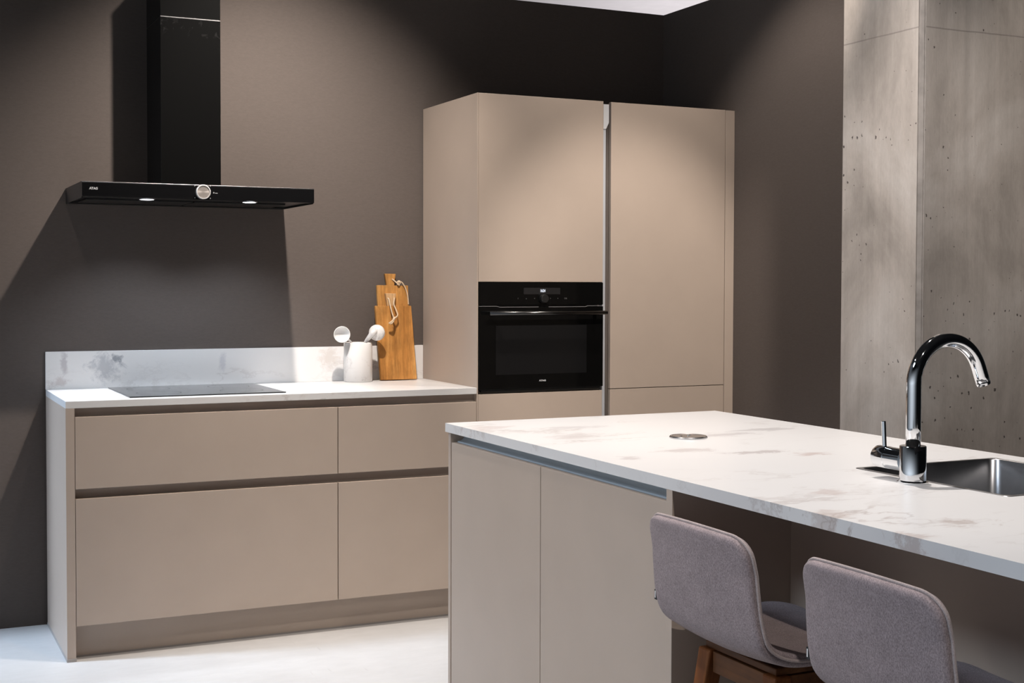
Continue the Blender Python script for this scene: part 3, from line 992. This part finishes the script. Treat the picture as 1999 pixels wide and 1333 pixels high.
# sink: thin rim, rounded bowl, drain
t = thing('sink', ((SX0 + SX1) / 2, (SY0 + SY1) / 2, WH - 0.19), 'brushed steel sink sunk into the island worktop beside the faucet', 'sink')
b = bmesh.new()
def ring(z, ins, r):
    return [b.verts.new((x, y, z)) for x, y in rrect(SX0 + ins, SX1 - ins, SY0 + ins, SY1 - ins, r)]
seq = [ring(WH + 0.0002, 0.0, 0.012), ring(WH + 0.0012, 0.001, 0.012), ring(WH + 0.0012, 0.009, 0.022), ring(WH - 0.0015, 0.0105, 0.024), ring(WH - 0.150, 0.014, 0.030),
       ring(WH - 0.168, 0.018, 0.032), ring(WH - 0.178, 0.028, 0.036), ring(WH - 0.180, 0.045, 0.04), ring(WH - 0.182, 0.12, 0.05)]
for a, c in zip(seq[:-1], seq[1:]):
    for i in range(len(a)):
        j = (i + 1) % len(a)
        b.faces.new((a[i], a[j], c[j], c[i]))
b.faces.new(seq[-1])
so = obj('bowl', b, SINKM, t, smooth=True)
obj('drain', lathe(bmesh.new(), [(0.045, 0.0), (0.043, 0.003), (0.030, 0.002), (0.028, 0.004), (0, 0.005)], 36, ((SX0 + SX1) / 2, (SY0 + SY1) / 2, WH - 0.1825)), STEEL, t, smooth=True)

# faucet
FXp, FYp = 1.408, -3.437
t = thing('faucet', (FXp, FYp, WH), 'chrome swan-neck faucet with a side lever at the sink', 'faucet')
obj('base_body', lathe(bmesh.new(), [(0, 0), (0.0335, 0), (0.0335, 0.003), (0.0300, 0.0045), (0.0285, 0.006), (0.0285, 0.0795), (0.0275, 0.0810), (0.0165, 0.0812), (0.0, 0.0812)],
                       56, (FXp, FYp, WH)), CHROME, t)
pts = [(FXp, FYp, WH + 0.078 + 0.020 * i) for i in range(8)]
zc, ra = 1.168, 0.0965
pts = [(FXp, FYp, WH + 0.078), (FXp, FYp, WH + 0.12), (FXp, FYp, WH + 0.16), (FXp, FYp, zc - 0.02)]
for i in range(0, 45):
    a = R(180 - (180 - 22) * i / 44)
    pts.append((FXp + ra + ra * math.cos(a), FYp, zc + ra * math.sin(a)))
a = R(22)
ex, ez = FXp + ra + ra * math.cos(a), zc + ra * math.sin(a)
for s_ in (0.012, 0.024, 0.038):
    pts.append((ex + math.sin(a) * s_, FYp, ez - math.cos(a) * s_))
obj('spout', tube(bmesh.new(), pts, 0.0160, 32), CHROME, t, smooth=True)
q = Vector((math.sin(a), 0, -math.cos(a)))
e_ = Vector(pts[-1])
obj('aerator', tube(bmesh.new(), [e_ - q * 0.0005, e_ + q * 0.0015, e_ + q * 0.0055], [0.0161, 0.0161, 0.0156], 32), CHROME, t, smooth=False)
MYm = Matrix.Rotation(R(-90), 4, 'X')
lv = obj('lever', lathe(bmesh.new(), [(0, 0), (0.0245, 0), (0.0245, 0.049), (0.0235, 0.0500), (0.0235, 0.0512), (0.0248, 0.0520), (0.0248, 0.086), (0.0235, 0.0885), (0, 0.089)],
                        48, (FXp, FYp + 0.022, WH + 0.046), MYm), CHROME, t)
obj('lever_pin', tube(bmesh.new(), [(FXp, FYp + 0.091, WH + 0.066), (FXp - 0.001, FYp + 0.094, WH + 0.125), (FXp - 0.001, FYp + 0.094, WH + 0.1265)], [0.0050, 0.0050, 0.0042], 16), CHROME, lv)
for ob in (bpy.data.objects['base_body'], lv):
    for p_ in ob.data.polygons:
        p_.use_smooth = True
    ob.data.set_sharp_from_angle(angle=R(35))

# pop-up socket lid
t = thing('socket_lid', (1.434, -2.508, WH), 'round brushed steel pop-up socket lid on the island worktop', 'socket')
obj('lid', lathe(bmesh.new(), [(0, 0), (0.0535, 0), (0.0535, 0.0030), (0.0510, 0.0062), (0.0460, 0.0064), (0.0450, 0.0058), (0, 0.0058)], 56, (1.434, -2.508, WH)), STEEL, t)
for dx_, dy_ in ((-0.024, 0.0), (0.0, 0.0), (0.016, 0.016)):
    obj('button', lathe(bmesh.new(), [(0, 0), (0.0035, 0), (0.0030, 0.0012), (0, 0.0014)], 20, (1.434 + dx_, -2.508 + dy_, WH + 0.0058)), CHROME, t)

# ------------------------------------------------------------------ bar stools
prof_ctrl = [(-0.242, 0.900), (-0.232, 0.845), (-0.220, 0.780), (-0.204, 0.715), (-0.182, 0.668), (-0.136, 0.640), (-0.070, 0.632), (0.020, 0.638), (0.100, 0.644), (0.150, 0.640)]


def catmull(P, per=8):
    out = []
    for i in range(len(P) - 1):
        p0, p1, p2, p3 = P[max(i - 1, 0)], P[i], P[i + 1], P[min(i + 2, len(P) - 1)]
        for k_ in range(per):
            u = k_ / per
            out.append(tuple(0.5 * ((2 * p1[j]) + (-p0[j] + p2[j]) * u + (2 * p0[j] - 5 * p1[j] + 4 * p2[j] - p3[j]) * u * u
                                    + (-p0[j] + 3 * p1[j] - 3 * p2[j] + p3[j]) * u ** 3) for j in (0, 1)))
    out.append(P[-1])
    return out


PR = catmull(prof_ctrl, 7)
LEN = [0.0]
for a, c in zip(PR[:-1], PR[1:]):
    LEN.append(LEN[-1] + math.hypot(c[0] - a[0], c[1] - a[1]))


def prof_at(s):
    s = max(0.0, min(LEN[-1], s))
    for i in range(len(LEN) - 1):
        if s <= LEN[i + 1]:
            u = (s - LEN[i]) / (LEN[i + 1] - LEN[i])
            a, c = PR[i], PR[i + 1]
            t0 = Vector((c[0] - a[0], c[1] - a[1])).normalized()
            return a[0] + (c[0] - a[0]) * u, a[1] + (c[1] - a[1]) * u, t0
    return PR[-1][0], PR[-1][1], Vector((1, 0))


HWd = 0.190
RT, RF = 0.045, 0.085


def half_w(s):
    S = LEN[-1]
    taper = HWd - 0.011 * (1 - min(1, s / 0.22))
    if s < RT:
        return taper - RT + math.sqrt(max(0, RT * RT - (RT - s) ** 2))
    if S - s < RF:
        q = RF - (S - s)
        return taper - RF + math.sqrt(max(0, RF * RF - q * q))
    return taper


def surf(u, s, off):
    x, z, tg_ = prof_at(s)
    nx, nz = -tg_[1], tg_[0]
    hw = half_w(s)
    back = max(0.0, min(1.0, (z - 0.66) / 0.16))
    y = u * hw
    crown = -0.010 * (y / HWd) ** 2 * max(0, 1 - s / 0.08)
    x2 = x + 0.022 * (y / HWd) ** 2 * back
    z2 = z + 0.012 * (y / HWd) ** 2 * (1 - back) + crown
    return Vector((x2 + nx * off, y, z2 + nz * off))


def cushion(t_out, sign):
    b = bmesh.new()
    NU, NS = 34, 72
    S = LEN[-1]
    svals = [S * (0.5 - 0.5 * math.cos(math.pi * j / NS)) * 0.5 + S * j / NS * 0.5 for j in range(NS + 1)]
    uvals = [math.sin(math.pi / 2 * (-1 + 2 * i / NU)) * 0.5 + (-1 + 2 * i / NU) * 0.5 for i in range(NU + 1)]
    A, C = [], []
    for j, s in enumerate(svals):
        ra, rb = [], []
        for u in uvals:
            du = (1 - abs(u)) * half_w(s)
            ds = min(s, S - s)
            f = 1.0
            for dd in (du, ds):
                e = 0.013
                if dd < e:
                    f *= math.sqrt(max(0.0, 1 - (1 - dd / e) ** 2))
            ra.append(b.verts.new(surf(u, s, sign * (0.0006 + t_out * f))))
            rb.append(b.verts.new(surf(u, s, sign * 0.0006)))
        A.append(ra)
        C.append(rb)
    for j in range(NS):
        for i in range(NU):
            b.faces.new((A[j][i], A[j][i + 1], A[j + 1][i + 1], A[j + 1][i]))
            b.faces.new((C[j][i], C[j + 1][i], C[j + 1][i + 1], C[j][i + 1]))
    bmesh.ops.remove_doubles(b, verts=b.verts, dist=0.00004)
    return b


def outline(off):
    S = LEN[-1]
    out = []
    ns = 70
    ss = [S * (0.5 - 0.5 * math.cos(math.pi * j / ns)) for j in range(ns + 1)]
    for s in ss:
        out.append(surf(1, s, off))
    for i in range(1, 8):
        out.append(surf(1 - 2 * i / 8, S, off))
    for s in ss[::-1]:
        out.append(surf(-1, s, off))
    for i in range(1, 8):
        out.append(surf(-1 + 2 * i / 8, 0, off))
    return out


st0 = thing('bar_stool', (0, 0, 0), 'grey felt bar stool under the island overhang, left one beside the cabinet doors', 'bar stool', 'grey felt bar stools at the island')
o = obj('seat_shell', cushion(0.013, -1), FELT, st0, smooth=True)
o['label'] = 'outer grey felt shell of back and seat'
o = obj('seat_pad', cushion(0.013, 1), FELT, st0, smooth=True)
o['label'] = 'inner grey felt upholstery'
obj('piping', tube(bmesh.new(), outline(0.0010), 0.0034, 8, closed=True), PIPE, st0, smooth=True)
ftg = surf(1, 0.205, -0.004)
tg_o = obj('label_tag', B(ftg.x - 0.0045, ftg.x + 0.0005, ftg.y - 0.002, ftg.y + 0.0085, ftg.z - 0.011, ftg.z + 0.011, 0.0006), TAGM, st0)
tg_o['label'] = 'small black cloth tag with white mark'
obj('print_mark', B(ftg.x - 0.0050, ftg.x - 0.0044, ftg.y + 0.003, ftg.y + 0.0058, ftg.z - 0.007, ftg.z + 0.008), WHITE, tg_o)
LT = [(-0.105, 0.115), (-0.105, -0.115), (0.105, 0.115), (0.105, -0.115)]
for lx, ly in LT:
    b = bmesh.new()
    bar(b, (lx + (0.045 if lx > 0 else -0.070), ly * 1.62, 0.0), (lx, ly, 0.600), 0.026, 0.026, 0.042, 0.044)
    obj('leg', b, LEGW, st0)
for sx_ in (-1, 1):
    obj('apron', B(sx_ * 0.110 - 0.009, sx_ * 0.110 + 0.009, -0.092, 0.092, 0.553, 0.598, 0.001), LEGX, st0)
for sy_ in (-1, 1):
    obj('apron', B(-0.083, 0.083, sy_ * 0.118 - 0.009, sy_ * 0.118 + 0.009, 0.553, 0.598, 0.001), LEGX, st0)
b = B(-0.115, 0.115, -0.125, 0.125, 0.6005, 0.6150, 0.002)
obj('seat_mount', b, LEGX, st0)
for sx_ in (-1, 1):
    xx = -0.150 if sx_ < 0 else 0.134
    obj('footrest', B(xx - 0.008, xx + 0.008, -0.145, 0.145, 0.195, 0.223, 0.001), LEGX, st0)
for sy_ in (-1, 1):
    obj('footrest', B(-0.140, 0.125, sy_ * 0.160 - 0.008, sy_ * 0.160 + 0.008, 0.225, 0.253, 0.001), LEGX, st0)


def copy_tree(o_, parent=None):
    c_ = o_.copy()
    COL.objects.link(c_)
    c_.parent = parent
    for ch_ in list(o_.children):
        copy_tree(ch_, c_)
    return c_


st1 = copy_tree(st0)
st0.location = (1.108, -3.385, 0)
st1.location = (1.112, -3.908, 0)
st1.rotation_euler.z = R(-0.8)
st1['label'] = 'grey felt bar stool nearest the viewer, right one of the two at the island'
bpy.context.view_layer.update()
